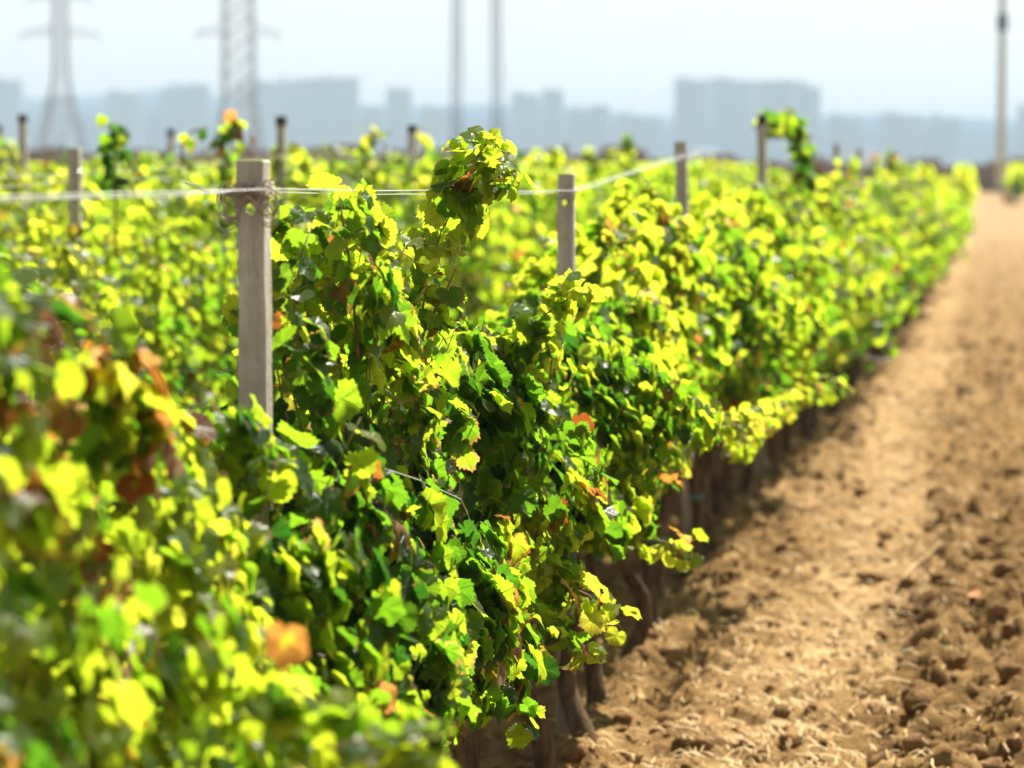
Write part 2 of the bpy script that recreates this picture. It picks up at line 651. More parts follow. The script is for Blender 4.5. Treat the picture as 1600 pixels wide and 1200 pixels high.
def tints(P, rs, base=.45, dryp=.10, spread=.2, seed=0):
    n = len(P)
    cl = noise(P * 1.6 + 7, 21 + seed)
    hue = np.clip(base + (cl - .5) * .65 + rs.normal(0, spread, n) + .10 * (P[:, 2] - 1.2), .0, 1)
    dn = noise(P * 2.3 + 3, 31 + seed)
    pr = dryp * .6 * np.clip((dn - .42) * 5, .05, 3.4) * np.clip(1.6 - .6 * P[:, 2], .5, 1.6)
    dry = rs.uniform(0, 1, n) ** 3 * .36
    full = rs.random(n) < pr
    dry[full] = rs.uniform(.5, 1.0, full.sum())
    val = np.clip(rs.beta(1.6, 1.6, n), 0, 1)
    return np.stack([hue, dry, val], 1)


def envelope(P, n, y0, y1, H, rs, ax, wfac=1.0, zlow=.62, lowf=None):
    pass


def gen_vine(yc, Hf, Wf, lowf, rs, ax, n_leaf, nshoot=16, size=(.032, .052), lod=0, dens=.40, seed=0, y_half=.46, base=.45, dryp=.1, extra=()):
    """leaves, canes of one vine; returns foliage mesh, canes MB (world coordinates)"""
    P = []
    NN, TT = [], []
    # filler through the hedge volume
    need = n_leaf
    while need > 0:
        m = need * 3 + 50
        y = yc + rs.uniform(-y_half, y_half, m)
        Hy, Wy, Ly = Hf(y), Wf(y), lowf(y)
        q = rs.random(m)
        z = Ly + (Hy - Ly) * q
        wz = Wy * np.interp(q, [0, .15, .45, .8, 1], [.35, .85, 1.0, .62, .28])
        sgn = np.where(rs.random(m) < .5, -1, 1)
        x = ax + sgn * wz * rs.random(m) ** .45 * (.52 + .92 * noise(np.stack([y * 2.8, z * 3.2, sgn * 5.0], 1), 8 + seed))
        p = np.stack([x, y, z], 1)
        g1 = noise(p * [4.5, 4.5, 4.0] + 11, 9 + seed) * .65 + noise(p * 10 + 5, 10 + seed) * .35
        p = p[g1 > dens]
        p = p[:need]
        P.append(p)
        need -= len(p)
        if len(p) == 0:
            break
    P = np.concatenate(P)
    N, T = leaf_dirs(P, ax, rs)
    SZ = rs.uniform(size[0], size[1], len(P)) * np.where(rs.random(len(P)) < .12, .6, 1)
    canes = MB()
    Ps, Ns, Ts, Ss = [P], [N], [T], [SZ]
    hd = .80
    for k in range(nshoot):
        y = yc + rs.uniform(-y_half, y_half)
        Hy = float(Hf(np.array([y]))[0])
        Wy = float(Wf(np.array([y]))[0])
        up = rs.random() < .55
        L = (Hy - hd) * (rs.uniform(.7, .98) if up else rs.uniform(.35, .75))
        sx = rs.choice([-1, 1]) * (rs.uniform(.02, .2) if up else rs.uniform(.3, .95) * Wy)
        sy = rs.normal(0, .16)
        droop = 0 if up else rs.uniform(.2, .8) * L
        pts = []
        for i in range(9):
            t = i / 8
            pts.append(Vector((ax + sx * t ** 1.4 + .02 * math.sin(5 * t + k), y + sy * t + .02 * math.cos(6 * t + k), hd + L * (1.4 * t - .4 * t * t) - droop * t ** 3)))
        canes.tube(pts, [.0035 * (1 - .7 * i / 8) for i in range(9)], 5)
        a, b, c, d = along_leaves(pts[2:], .030, rs, size)
        Ps.append(a); Ns.append(b); Ts.append(c); Ss.append(d)
    HS = [np.zeros(sum(len(q) for q in Ps))]
    for pts, spc, sz, wide, hsh in extra:
        canes.tube(pts, [.0038 * (1 - .6 * i / max(1, len(pts) - 1)) for i in range(len(pts))], 5)
        a, b, c, d = along_leaves(pts, spc, rs, sz, wide)
        HS.append(np.full(len(a), hsh))
        Ps.append(a); Ns.append(b); Ts.append(c); Ss.append(d)
    # cordon arms
    for s in (-1, 1):
        canes.tube([(ax + rs.normal(0, .015), yc + s * y_half * t, hd + .03 * math.sin(4 * t + k) - .06 * (1 - t) ** 2) for t in (0, .3, .6, 1)], [.014, .012, .010, .007], 6)
    P, N, T, SZ = (np.concatenate(q) for q in (Ps, Ns, Ts, Ss))
    TI = tints(P, rs, base, dryp, seed=seed)
    TI[:, 0] = np.clip(TI[:, 0] + np.concatenate(HS), 0, 1)
    return leaves_mesh("foliage", P, N, T, SZ, TI, lod, rs), canes


def along_leaves(pts, spc, rs, size, wide=1.0):
    pts = [Vector(p) for p in pts]
    P, N, T, S_ = [], [], [], []
    seg = 0
    acc = 0
    side = 1
    for a, b in zip(pts, pts[1:]):
        L = (b - a).length
        n = max(1, int(round(L / spc)))
        d = (b - a).normalized()
        for i in range(n):
            q = a.lerp(b, (i + rs.random() * .6) / n)
            rdir = Vector(rs.normal(0, 1, 3))
            perp = (rdir - d * rdir.dot(d)).normalized()
            pet = rs.uniform(.015, .05) * wide
            nn = (perp * .7 + Vector((.25, .3, .6)) + Vector(rs.normal(0, .4, 3)))
            tt = perp * 1.0 + Vector((0, 0, -rs.uniform(.2, 1.0))) + Vector(rs.normal(0, .3, 3))
            P.append(q + perp * pet)
            N.append(nn)
            T.append(tt)
            S_.append(rs.uniform(*size) * rs.uniform(.7, 1.05))
    return np.array(P), np.array(N), np.array(T), np.array(S_)


def trunk_mb(x, y, rs, z0=0.0, top=.82, r=.032):
    b = MB()
    lx, ly = rs.normal(0, .06), rs.normal(0, .10)
    am, fq, ph, kn = rs.uniform(.016, .048), rs.uniform(5, 9), rs.uniform(0, 6), rs.uniform(.3, .8)
    pts, rr = [], []
    for i in range(17):
        t = i / 16
        pts.append((x + lx * (1 - t) + am * math.sin(t * fq + ph), y + ly * (1 - t) + am * math.cos(t * (fq - 1) + ph * 2), z0 - .04 + (top - z0 + .04) * t))
        rr.append(r * (1.45 - .75 * t + .25 * math.exp(-((t - kn) / .08) ** 2) + .3 * math.exp(-(t / .12) ** 2) + rs.normal(0, .06)))
    b.tube(pts, rr, 9)
    if rs.random() < .6:   # a fork below the head
        k = rs.integers(7, 12)
        s = rs.choice([-1, 1])
        a = Vector(pts[k])
        b.tube([a, a + Vector((.02, .06 * s, .10)), a + Vector((-.01, .13 * s, .22)), a + Vector((.02, .22 * s, .34))], [r * .75, r * .6, r * .45, r * .3], 7)
    return b, pts


# canopy profiles of the row by the path (world y = along the row)
def Y_of(d):  # d = distance in post spacings as read from the photo
    return 5.205 + 4.0 * (d - 1.36)


kd = [.5, .8, .95, 1.03, 1.1, 1.18, 1.26, 1.36, 1.42, 1.50, 1.58, 1.66, 1.75, 1.85, 2.0, 2.1, 2.3, 2.45, 2.6, 2.8, 3.12, 3.22, 3.38, 3.5, 3.7, 4.1, 4.2, 4.38, 4.55, 5, 20]
kh = [1.9, 1.93, 1.9, 1.82, 1.72, 1.62, 1.56, 1.46, 1.76, 1.90, 1.80, 1.50, 1.52, 1.50, 1.42, 1.36, 1.46, 1.62, 1.80, 1.86, 1.84, 1.64, 1.64, 1.86, 1.84, 1.84, 1.64, 1.64, 1.86, 1.84, 1.84]
ky = np.array([Y_of(d) for d in kd])


def H1(y):
    p = np.stack([y * 2.2, y * 0, y * 0 + 3], 1)
    return np.interp(y, ky, kh) + (noise(p, 41) - .5) * .22


def W1(y):
    p = np.stack([y * 1.3, y * 0, y * 0 + 9], 1)
    return np.interp(y, [2.5, 3.95, 4.3, 5.3, 5.8, 6.6, 7.6, 9, 60], [.48, .47, .22, .24, .30, .33, .37, .38, .40]) + (noise(p, 42) - .5) * .26


def L1(y):
    p = np.stack([y * 2.0, y * 0, y * 0 + 5], 1)
    return np.interp(y, [2, 4.5, 6.2, 7.2, 9, 12, 60], [.5, .5, .55, .70, .83, .86, .80]) + (noise(p, 43) - .5) * .30


def P3(*a):
    return [at(px, py, Y_of(d)) for px, py, d in a]


HERO = {}   # vine index -> shoots


def hero(y, pts, spc=.03, sz=(.030, .046), wide=1.0, hsh=0.0):
    HERO.setdefault(int(round((y - 2.0) / .8)), []).append((pts, spc, sz, wide, hsh))


hero(7.0, P3((615, 640, 1.72), (655, 520, 1.72), (668, 430, 1.73), (690, 360, 1.74), (715, 315, 1.75)), .0058, (.028, .048), 1.75)
hero(7.0, P3((715, 315, 1.75), (732, 275, 1.75), (738, 240, 1.76), (748, 222, 1.77)), .0052, (.028, .046), 1.5)
hero(7.0, P3((715, 315, 1.75), (755, 290, 1.74), (782, 275, 1.73), (792, 295, 1.72)), .0050, (.024, .038), 1.3)
hero(7.0, P3((600, 600, 1.66), (610, 500, 1.66), (618, 420, 1.67), (640, 370, 1.68)), .013, (.025, .042))
hero(7.0, P3((738, 262, 1.76), (765, 225, 1.75), (790, 240, 1.75)), .006, (.025, .040))
hero(7.0, P3((655, 520, 1.72), (690, 470, 1.70), (712, 420, 1.70)), .010)
hero(6.2, P3((560, 560, 1.5), (548, 420, 1.5), (535, 340, 1.5), (530, 305, 1.5)), .02)
hero(6.2, P3((470, 600, 1.45), (460, 480, 1.45), (470, 400, 1.46), (490, 345, 1.47)), .016)
hero(7.8, P3((700, 640, 1.9), (780, 560, 1.88), (840, 500, 1.88), (890, 465, 1.86), (915, 440, 1.85)), 0.0056, hsh=.16, wide=1.25)
hero(7.8, P3((840, 500, 1.9), (862, 560, 1.86), (858, 610, 1.85)), 0.0150, hsh=.16, wide=1.25)
hero(8.6, P3((860, 800, 2.0), (930, 730, 2.15), (1010, 705, 2.3), (1090, 680, 2.38), (1150, 655, 2.44), (1190, 655, 2.46)), 0.0105, hsh=.16, wide=1.25)
hero(9.4, P3((1150, 700, 2.7), (1210, 640, 3.1), (1260, 610, 3.3), (1310, 604, 3.45)), 0.0165, hsh=.16, wide=1.25)
hero(8.6, P3((900, 820, 2.1), (980, 830, 2.2), (1050, 850, 2.25), (1095, 870, 2.25)), 0.0105, hsh=.16, wide=1.25)
hero(7.8, P3((760, 850, 1.8), (850, 900, 1.86), (920, 930, 1.9), (975, 985, 1.9)), 0.0105, hsh=.16, wide=1.25)
hero(7.8, P3((820, 960, 1.8), (880, 1000, 1.85), (940, 1030, 1.88)), .016)
hero(7.0, P3((640, 1000, 1.6), (740, 1000, 1.7), (800, 1080, 1.72), (815, 1150, 1.72)), .014)
hero(7.0, P3((600, 1100, 1.55), (640, 1060, 1.6), (735, 1040, 1.66)), .02)
hero(3.6, P3((430, 1120, 1.0), (520, 1130, .98), (620, 1150, .97), (700, 1185, .96)), .010, (.030, .048))
hero(3.6, P3((520, 1230, .95), (600, 1200, .95), (690, 1190, .95)), .012, (.030, .048))
hero(12.6, P3((1150, 420, 3.3), (1180, 380, 3.5), (1215, 520, 3.4), (1222, 560, 3.3)), .03)


def row_x(j, y):
    return ROWX[j] + .42 * min(1.0, max(0.0, (y - 14) / 24.0))


# ------------------------------------------------------------------ the row by the path: vines
ORD = ['first', 'second', 'third', 'fourth', 'fifth', 'sixth', 'seventh', 'eighth', 'ninth', 'tenth', 'eleventh', 'twelfth', 'thirteenth', 'fourteenth', 'fifteenth', 'sixteenth', 'seventeenth', 'eighteenth', 'nineteenth', 'twentieth']
NUNIQ = 20
vine_y = [2.0 + .8 * i for i in range(80)]


def lab1(y):
    k = (y - 5.205) / 4.0
    if k < 0:
        n = int(math.floor((5.205 - y) / .8)) 
        return f"out of focus yellow green grapevine, {ORD[n]} in front of the nearest concrete post"
    pi = int(math.floor(k))
    n = int(math.floor((y - 5.205 - 4 * pi) / .8))
    where = 'the nearest concrete post' if pi == 0 else f'the {ORD[pi]} concrete post'
    return f"leafy grapevine, {ORD[n]} beyond {where} of the row by the dirt path"


G1 = "grapevines in the row beside the dirt path"
for i, y in enumerate(vine_y[:NUNIQ]):
    rs = np.random.default_rng(100 + i)
    ax = row_x(0, y)
    dz = gz(ax, y)
    lod = 0 if y < 11.5 else 1
    near = y < 4.9
    nl = 1700 if y < 4.9 else (1400 if y < 9.5 else 1150)
    fol, canes = gen_vine(y, H1, W1, L1, rs, ax, nl, 20, (.022, .056) if not near else (.022, .045), lod, .52 if y < 10 else .49,
                          base=.54 if near else (.42 if y < 7 else .50), dryp=.6 if y < 3.7 else .42 if y < 4.8 else .09, extra=HERO.get(i, ()))
    root = empty("grapevine", (ax, y, dz))
    tag(root, lab1(y), 'grapevine', G1)
    off = Vector((ax, y, dz))

    def rebase(me):
        me.transform(Matrix.Translation(-off))
        return me
    link("foliage", rebase(fol), root)
    link("cane", rebase(canes.mesh("cane", CANE, True)), root)
    tb, tp = trunk_mb(ax, y, rs, dz, .80, rs.uniform(.020, .032))
    link("trunk", rebase(tb.mesh("trunk", BARK, True)), root)
    if i % 2 == 0 or 6 < y < 9:
        q = Vector(tp[9])
        b = MB()
        b.tube([q + Vector((0, 0, -.008)), q + Vector((0, 0, .010))], .035, 10)
        link("tie", rebase(b.mesh("tie", TIE)), root)

# ------------------------------------------------------------------ repeated vines further along (copies of a few)
flat = lambda v: (lambda y: np.full(len(y), v) + (noise(np.stack([y * 3.2, y * 0, y * 0 + 1], 1), 50) - .5) * .56)


def proto_vines(k, lod, nl, size, nshoot, spike):
    out = []
    for i in range(k):
        rs = np.random.default_rng(500 + 31 * i + lod)
        ex = ()
        if spike and i % 3 != 1:
            lx = rs.uniform(-.12, .12)
            ex = (([Vector((0, 0, 1.6)), Vector((lx * .5, .05, 1.85)), Vector((lx, .1, 1.95 + .18 * rs.random()))], .022, size, 1.4, 0.0),)
        fol, canes = gen_vine(0, lambda y, o=i: flat(1.80 + .05 * (o % 3))(y + 9 * o), lambda y, o=i: .40 + .34 * (noise(np.stack([y * 2.6 + o * 7, y * 0, y * 0], 1), 51) - .5), lambda y, o=i: .70 + .34 * (noise(np.stack([y * 3 + o * 5, y * 0, y * 0], 1), 52) - .5),
                              rs, 0.0, nl, nshoot, size, lod, .44, seed=i, base=.51 + .05 * (i % 3 - 1), dryp=.11, extra=ex)
        tb, _ = trunk_mb(0, 0, rs, 0, .82, .034)
        out.append((fol, canes.mesh("cane", CANE, True), tb.mesh("trunk", BARK, True)))
    return out


PM = proto_vines(8, 1, 900, (.027, .056), 14, True)
PF = proto_vines(9, 2, 620, (.036, .066), 8, True)


def place_vine(x, y, protos, label, group, rs, canes=True, low=1.0):
    fol, cn, tr = protos[rs.integers(len(protos))]
    r = empty("grapevine", (x, y, 0), math.pi * rs.integers(2))
    r.scale = (rs.uniform(.9, 1.15), 1, rs.uniform(.88, 1.07) * low * float(np.interp(y, [0, 24, 40, 50, 60, 68], [1, .97, .92, .86, .78, .70])))
    tag(r, label, 'grapevine', group)
    link("foliage", fol, r)
    link("trunk", tr, r)
    if canes:
        link("cane", cn, r)
    return r


rs = np.random.default_rng(77)
for i, y in enumerate(vine_y[NUNIQ:]):
    if y < 36:
        place_vine(row_x(0, y), y, PM, lab1(y), G1, rs)
    else:
        place_vine(row_x(0, y), y, PF, "blurred grapevine in the distant end of the row beside the dirt path", "distant grapevines at the far end of the path row", rs, False)
R2POST = [Y_of(0)]  # filled below


def d_to_y(px, k):
    """world y of a post of a row given its photo column and row constant"""
    d = k / (1540.0 - px)
    z = 3.94 * d
    th = YAW
    xc = (px - 800) / FPX * z
    return z * math.cos(th) + xc * math.sin(th)


# parallel rows to the left
r2y0 = d_to_y(118, 4857)
for j, (y0, y1) in {1: (8.5, 62), 2: (17, 62), 3: (26, 62), 4: (35, 58)}.items():
    y = y0
    while y < y1:
        nm = {1: 'second', 2: 'third', 3: 'fourth', 4: 'fifth'}[j]
        if j == 1 and y > r2y0 - .5 and y < r2y0 + 12:
            k = int((y - r2y0 + 4) // 4)
            n = int(((y - r2y0 + 4) - 4 * k) // .8)
            if k == 0:
                lb = "grapevine just in front of the first gray post of the second row"
            else:
                lb = f"grapevine behind the row by the path, {ORD[n]} beyond the {ORD[k-1]} post of the second row"
            gp = "grapevines near the posts of the second row"
        elif j == 1 and y < r2y0:
            lb = f"soft yellow green grapevine of the second row, {ORD[min(19, max(0, int((r2y0 - .5 - y) / .8)))]} counted back from its first gray post"
            gp = "grapevines at the near end of the second row"
        else:
            lb = f"small blurred grapevine in the {nm} row from the path"
            gp = f"distant grapevines of the {nm} row"
        place_vine(row_x(j, y), y, PM if y < 22 else PF, lb, gp, rs, y < 22, .84 if (j == 1 and y < r2y0 + .2) else 1.06)
        y += .8

# far rows: one mass of low leaf clumps
rsf = np.random.default_rng(9)
Pp, Sz = [], []
for j in range(-4, 34):
    x0 = (ROWX[0] - 2.93 * j)
    y0 = {0: 68, 1: 62, 2: 62, 3: 62, 4: 58}.get(j, 40 if j > 4 else 72)
    if j > 4:
        y0 = max(40, 6.0 * j + 8)
    if j == 0:
        y0 = 80
    if j < 0:
        y0 = 140
    y1 = 170 if j > 0 else (175 if j == 0 else 186)
    if j == 0:
        y0, y1 = 100, 125
    if j in (1, 2, 3):
        continue
    if y0 >= y1:
        continue
    n = int((y1 - y0) * (46 if y0 < 60 else 30))
    y = y0 + (y1 - y0) * rsf.random(n) ** 1.15
    z = .55 + 1.28 * rsf.random(n) ** .7 + (noise(np.stack([y * 1.3, y * 0 + j, y * 0], 1), 3) - .5) * .25
    wv = np.interp(z, [.5, 1, 1.9], [.3, .42, .18])
    x = x0 + wv * rsf.uniform(-1, 1, n) + (.5 if j == 0 else 0)
    Pp.append(np.stack([x, y, z], 1))
    Sz.append(rsf.uniform(.07, .13, n) * np.clip(y / 60, .8, 1.8))
Pp, Sz = np.concatenate(Pp), np.concatenate(Sz)
N, T = leaf_dirs(Pp, 0, rsf)
N[:, 0] = rsf.normal(0, .6, len(N))
fm = leaves_mesh("distant_vine_rows", Pp, N, T, Sz, tints(Pp * [.3, .3, 1], rsf, .55, .12), 2, rsf)
tag(link("distant_vine_rows", fm), "mass of far off blurred vine rows below the hazy skyline", 'vine rows', kind='stuff')


# ------------------------------------------------------------------ concrete posts
def post_mesh(h, wd=.053, hole_z=None, r=.0095, below=.0):
    """square post with a bevelled edge and a drilled hole through front and back"""
    b = MB()
    a = wd / 2
    c = .004
    sec = [(-a + c, -a), (a - c, -a), (a, -a + c), (a, a - c), (a - c, a), (-a + c, a), (-a, a - c), (-a, -a + c)]
    rsx = np.random.default_rng(int(h * 1000))
    hz = hole_z
    zs = [below]
    z = below
    while z < h - .12:
        z += .09
        zs.append(min(z, h))
    if hz:
        zs = [q for q in zs if abs(q - hz) > .07] + [hz - .03, hz + .03]
    zs = sorted(set(zs + [h - .004]))
    zs = [q for q in zs if q <= h - .004]
    rings = []
    for z in zs:
        j = rsx.normal(0, .0011, (8, 2))
        rings.append([len(b.v) + k for k in range(8)])
        b.v += [(x + j[k][0], y + j[k][1], z) for k, (x, y) in enumerate(sec)]
    rings.append([len(b.v) + k for k in range(8)])
    b.v += [(x * .93, y * .93, h) for x, y in sec]
    for i in range(len(rings) - 1):
        for k in range(8):
            k2 = (k + 1) % 8
            holed = hz and i < len(zs) - 1 and abs((zs[i] + zs[i + 1]) / 2 - hz) < .02 and k in (0, 4)
            if not holed:
                b.f.append((rings[i][k], rings[i][k2], rings[i + 1][k2], rings[i + 1][k]))
            elif k == 0:
                fr = [rings[i][0], rings[i][1], rings[i + 1][1], rings[i + 1][0]]
                bk = [rings[i][5], rings[i][4], rings[i + 1][4], rings[i + 1][5]]
                n = 16
                lo = []
                for yy, corners, flip in ((-a, fr, False), (a, bk, True)):
                    cr = []
                    for q in range(n):
                        t = 2 * math.pi * (q + .5) / n - math.pi * .75
                        cr.append(len(b.v))
                        b.v.append((r * math.cos(t) - (.0130 if yy > 0 else 0), yy, hz + r * math.sin(t)))
                    lo.append(cr)
                    # four fans: corner to its arc
                    for s in range(4):
                        c0, c1 = corners[s], corners[(s + 1) % 4]
                        arc = [cr[(s * 4 + e) % n] for e in range(0, 4)]
                        for e in range(3):
                            f = (c0 if e < 2 else c1, arc[e + 1], arc[e])
                            f = (c0 if e < 2 else c1, arc[e], arc[e + 1])
                            b.f.append(f[::-1] if not flip else f)
                        b.f.append((c0, c1, arc[2]) if not flip else (c1, c0, arc[2]))
                        nxt = cr[((s + 1) * 4) % n]
                        b.f.append((c1, nxt, arc[3]) if not flip else (c1, arc[3], nxt))
                for q in range(n):
                    q2 = (q + 1) % n
                    b.f.append((lo[0][q], lo[0][q2], lo[1][q2], lo[1][q]))
    b.f.append(tuple(rings[-1]))
    b.f.append(tuple(reversed(rings[0])))
    return b.mesh("post_shaft", CONC)


def wire_loops(mb, z, wd, rs, n=7, r=.0016, out=.0):
    for k in range(n):
        pts = []
        a = wd / 2 + .003 + rs.uniform(0, .004)
        zz = z + rs.normal(0, .007)
        tilt = rs.normal(0, .010)
        for q in range(17):
            t = 2 * math.pi * q / 16
            sx = max(-1, min(1, 1.35 * math.cos(t)))
            sy = max(-1, min(1, 1.35 * math.sin(t)))
            pts.append((a * sx, a * sy, zz + tilt * math.cos(t) + rs.normal(0, .0015)))
        mb.tube(pts, r, 5, False)


def make_post(x, y, h, label, group=None, tie=1.93, lean=(0, 0), hole=True, cap=False, wd=.053, fancy=False, rot=0):
    z0 = gz(x, y) - .04 if y < 60 else -.03
    root = empty("concrete_post", (x, y, z0))
    root.rotation_euler = (lean[1], lean[0], rot)
    tag(root, label, 'post', group)
    hh = h - z0
    link("shaft", post_mesh(hh, wd, (tie - z0 - .034) if hole else None), root)
    rs = np.random.default_rng(int(abs(x * 100) + y * 10))
    b = MB()
    wire_loops(b, tie - z0, wd, rs, 9 if fancy else 3, .0018 if fancy else .002)
    if fancy:
        # loose curls of tie wire either side of the post
        for s, n in ((-1, 7), (1, 5)):
            for k in range(n):
                R = rs.uniform(.014, .030)
                cx, cz = s * (wd / 2 + R * .55), tie - z0 - rs.uniform(.008, .05)
                ph = rs.uniform(0, 6)
                pts = [(cx + R * math.cos(ph + t) * (1 - .08 * t), -wd / 2 - .004 + .006 * math.sin(t * 2 + k), cz + R * math.sin(ph + t) * 1.15) for t in np.linspace(0, rs.uniform(4, 7.5), 18)]
                b.tube(pts, .0018, 5)
        for k in range(12):
            p0 = Vector((rs.uniform(-.03, .03), -wd / 2 - .004, tie - z0 + rs.uniform(-.01, .008)))
            pts = [p0 + Vector((rs.normal(0, .008), -abs(rs.normal(0, .005)), rs.normal(0, .007))) * q for q in range(5)]
            b.tube(pts, .0021, 5)
    b.build("wire_tie", RUSTY if fancy else WIRE, root)
    if cap:
        c = MB()
        c.box(-wd / 2 - .002, wd / 2 + .002, -wd / 2 - .002, wd / 2 + .002, hh - .055, hh + .004)
        c.build("cap", CAPM, root)
    return root


GP1 = "concrete trellis posts in the row beside the path"
P1H = [2.006, 1.965, 2.10, 2.285, 2.05, 2.17, 2.15, 2.12, 2.10]
TIEZ = [1.948, 1.906, 2.05, 1.86, 1.8, 1.8, 1.8, 1.75, 1.7]
LB = ["nearest gray concrete trellis post with a drilled hole and tangled tie wire at its top",
      "gray concrete post with a drilled hole, second in the row beside the path",
      "slightly leaning concrete post, third in the row beside the path, bare top above the vines",
      "tall concrete post with dark top and a leafy shoot arching away from it",
      "concrete post hidden among leaves beneath the big arching shoot",
      "thin blurred concrete post just right of the big arching shoot, sixth in its row"]
post_y1 = []
for i in range(15):
    y = 5.205 + 4.0 * i
    post_y1.append(y)
    h = P1H[i] if i < len(P1H) else 2.0 + .05 * ((i * 7) % 3)
    lb = LB[i] if i < len(LB) else "thin blurred concrete post standing in the far part of the path row"
    make_post(ROWX[0] + .1 * min(1, max(0, (y - 14) / 24)), y, h, lb, GP1 if i < 6 else "far blurred posts of the path row", tie=(2.20 if i == 3 else TIEZ[i] if i < len(TIEZ) else 1.7), hole=i < 3, cap=(i == 3),
              lean=[(-.004, 0), (0, 0), (-.025, 0), (0, 0)][i] if i < 4 else (0, 0), fancy=(i == 0))
make_post(row_x(0, 1.2), 1.2, 1.95, "concrete post of the path row standing nearest the viewer, outside the picture", tie=1.9) if False else None

POSTS2 = [(1, 118, 4857, 2.07, "gray concrete post of the second row, left of the nearest post", False),
          (1, 440, 4857, 2.28, "tall dark topped post right behind the nearest concrete post", True),
          (1, 644, 4857, 2.28, "thin dark post standing alone against the haze left of the tall leafy shoot", True),
          (1, 783, 4857, 2.1, "far thin post of the second row behind the tall leafy shoot", False),
          (1, 884, 4857, 2.2, "faint thin post above the second post of the path row", False),
          (2, 37, 8174, 2.36, "tall dark post near the left edge below the left pylon", True),
          (2, 268, 8174, 2.30, "thin dark post between the left and middle pylons", True),
          (2, 441, 8174, 2.1, "far post of the third row hidden behind the tall dark topped post", False),
          (3, 0, 11491, 2.38, "thin dark post cut by the left edge of the picture", True),
          (3, 180, 11491, 2.2, "faint post beside the dark leaf clump, fourth row", False),
          (3, 322, 11491, 2.22, "faint small post between the thin dark post and the middle pylon", False)]
post_y2 = []
for j, px, k, h, lb, cap in POSTS2:
    y = d_to_y(px, k)
    # keep it on its row while seen at its column
    p = at(px, 300, y)
    if j == 1:
        post_y2.append(y)
    make_post(p.x, y, h, lb, "trellis posts of the rows behind", tie=h - .2 if cap else 1.95, hole=False, cap=cap)


# ------------------------------------------------------------------ trellis wires and drip hose
def strand(anchors, dx, dz, sag, r, seed):
    rs = np.random.default_rng(seed)
    pts = []
    for (a, b) in zip(anchors, anchors[1:]):
        a, b = Vector(a), Vector(b)
        for q in range(8):
            t = q / 8
            pts.append(a.lerp(b, t) + Vector((dx + rs.normal(0, .0012), 0, dz - sag * 4 * t * (1 - t) + rs.normal(0, .0012))))
    pts.append(Vector(anchors[-1]) + Vector((dx, 0, dz)))
    b = MB()
    b.tube(pts, r, 6)
    return b


anch = [(ROWX[0], -2.8, 1.96), (ROWX[0], 1.2, 1.965)] + [(row_x(0, y), y, TIEZ[i] if i < len(TIEZ) else 1.7) for i, y in enumerate(post_y1)]
for k, (dx, dz, sag, lb) in enumerate([(.031, .0028, .002, "upper of the bright wires strung along the post tops of the path row"),
                                       (-.031, -.0028, .004, "lower of the bright wires strung along the post tops of the path row")]):
    an = anch if k < 2 else anch[:3]
    tag(strand(an, dx, dz, sag, .0010 if k else .0013, k).build("trellis_wire", WIRE), lb, 'wire', "trellis wires of the path row")
low = [at(-200, 640, 2.6), at(320, 692, 4.75), at(372, 688, 5.17)]
pl = [Vector((ROWX[0] + .036, 5.2, 1.475)), at(520, 708, 5.40), at(600, 732, 5.62), at(655, 750, 5.95), at(720, 780, 6.5), Vector((ROWX[0] + .04, 7.4, .98))]
tag(MB().tube(pl, .0016, 6).build("trellis_wire", WIRE), "slack lower wire running down into the leaves from the nearest post", 'wire', "trellis wires of the path row")
pl = [Vector((ROWX[0] - .03, 1.2, 1.45)), Vector((ROWX[0] + .036, 5.2, 1.478))]
tag(MB().tube([pl[0].lerp(pl[1], t) + Vector((0, 0, .01 * math.sin(t * 9))) for t in np.linspace(0, 1, 12)], .0018, 6).build("trellis_wire", RUSTY), "dull rusty wire reaching the nearest post from the left, among leaves", 'wire', "trellis wires of the path row")
an = [(ROWX[1], post_y2[0] - 8, 1.98), (ROWX[1], post_y2[0] - 4, 1.95)] + [(row_x(1, y), y, [1.95, 2.05, 2.08, 1.95, 1.95][i]) for i, y in enumerate(post_y2)]
tag(strand(an, .030, 0, .015, .0013, 9).build("trellis_wire", WIRE), "blurred wire along the post tops of the second row", 'wire', "trellis wires of the second row")
an = [(x + 0, y, z - .035) for x, y, z in an]
tag(strand(an, -.030, 0, .03, .0013, 10).build("trellis_wire", WIRE), "lower blurred wire of the pair along the second row", 'wire', "trellis wires of the second row")
hp = []
rsH = np.random.default_rng(4)
y = 2.0
while y < 19.5:
    hp.append(Vector((row_x(0, y) - .05 + .012 * math.sin(y * 3), y, .60 + .02 * math.sin(y * 2.1))))
    y += .35
loop_ = [at(1225, 578, 20.0), at(1262, 574, 20.6), at(1283, 550, 21.0), at(1300, 515, 21.6)]
for t in np.linspace(0, 1, 12):
    a = 20 + 5 * t
    sagz = .62 + .34 * (2 * t - 1) ** 2 - .12
    hp.append(Vector((row_x(0, a) + .46 * math.sin(math.pi * t) + .03, a, sagz * .95)))
y = 25.4
while y < 40:
    hp.append(Vector((row_x(0, y) + .03, y, .52)))
    y += .6
tag(MB().tube(hp, .010, 8).build("drip_hose", HOSE, None, True), "gray drip irrigation hose slung along the vine trunks, sagging free in one loop", 'hose')


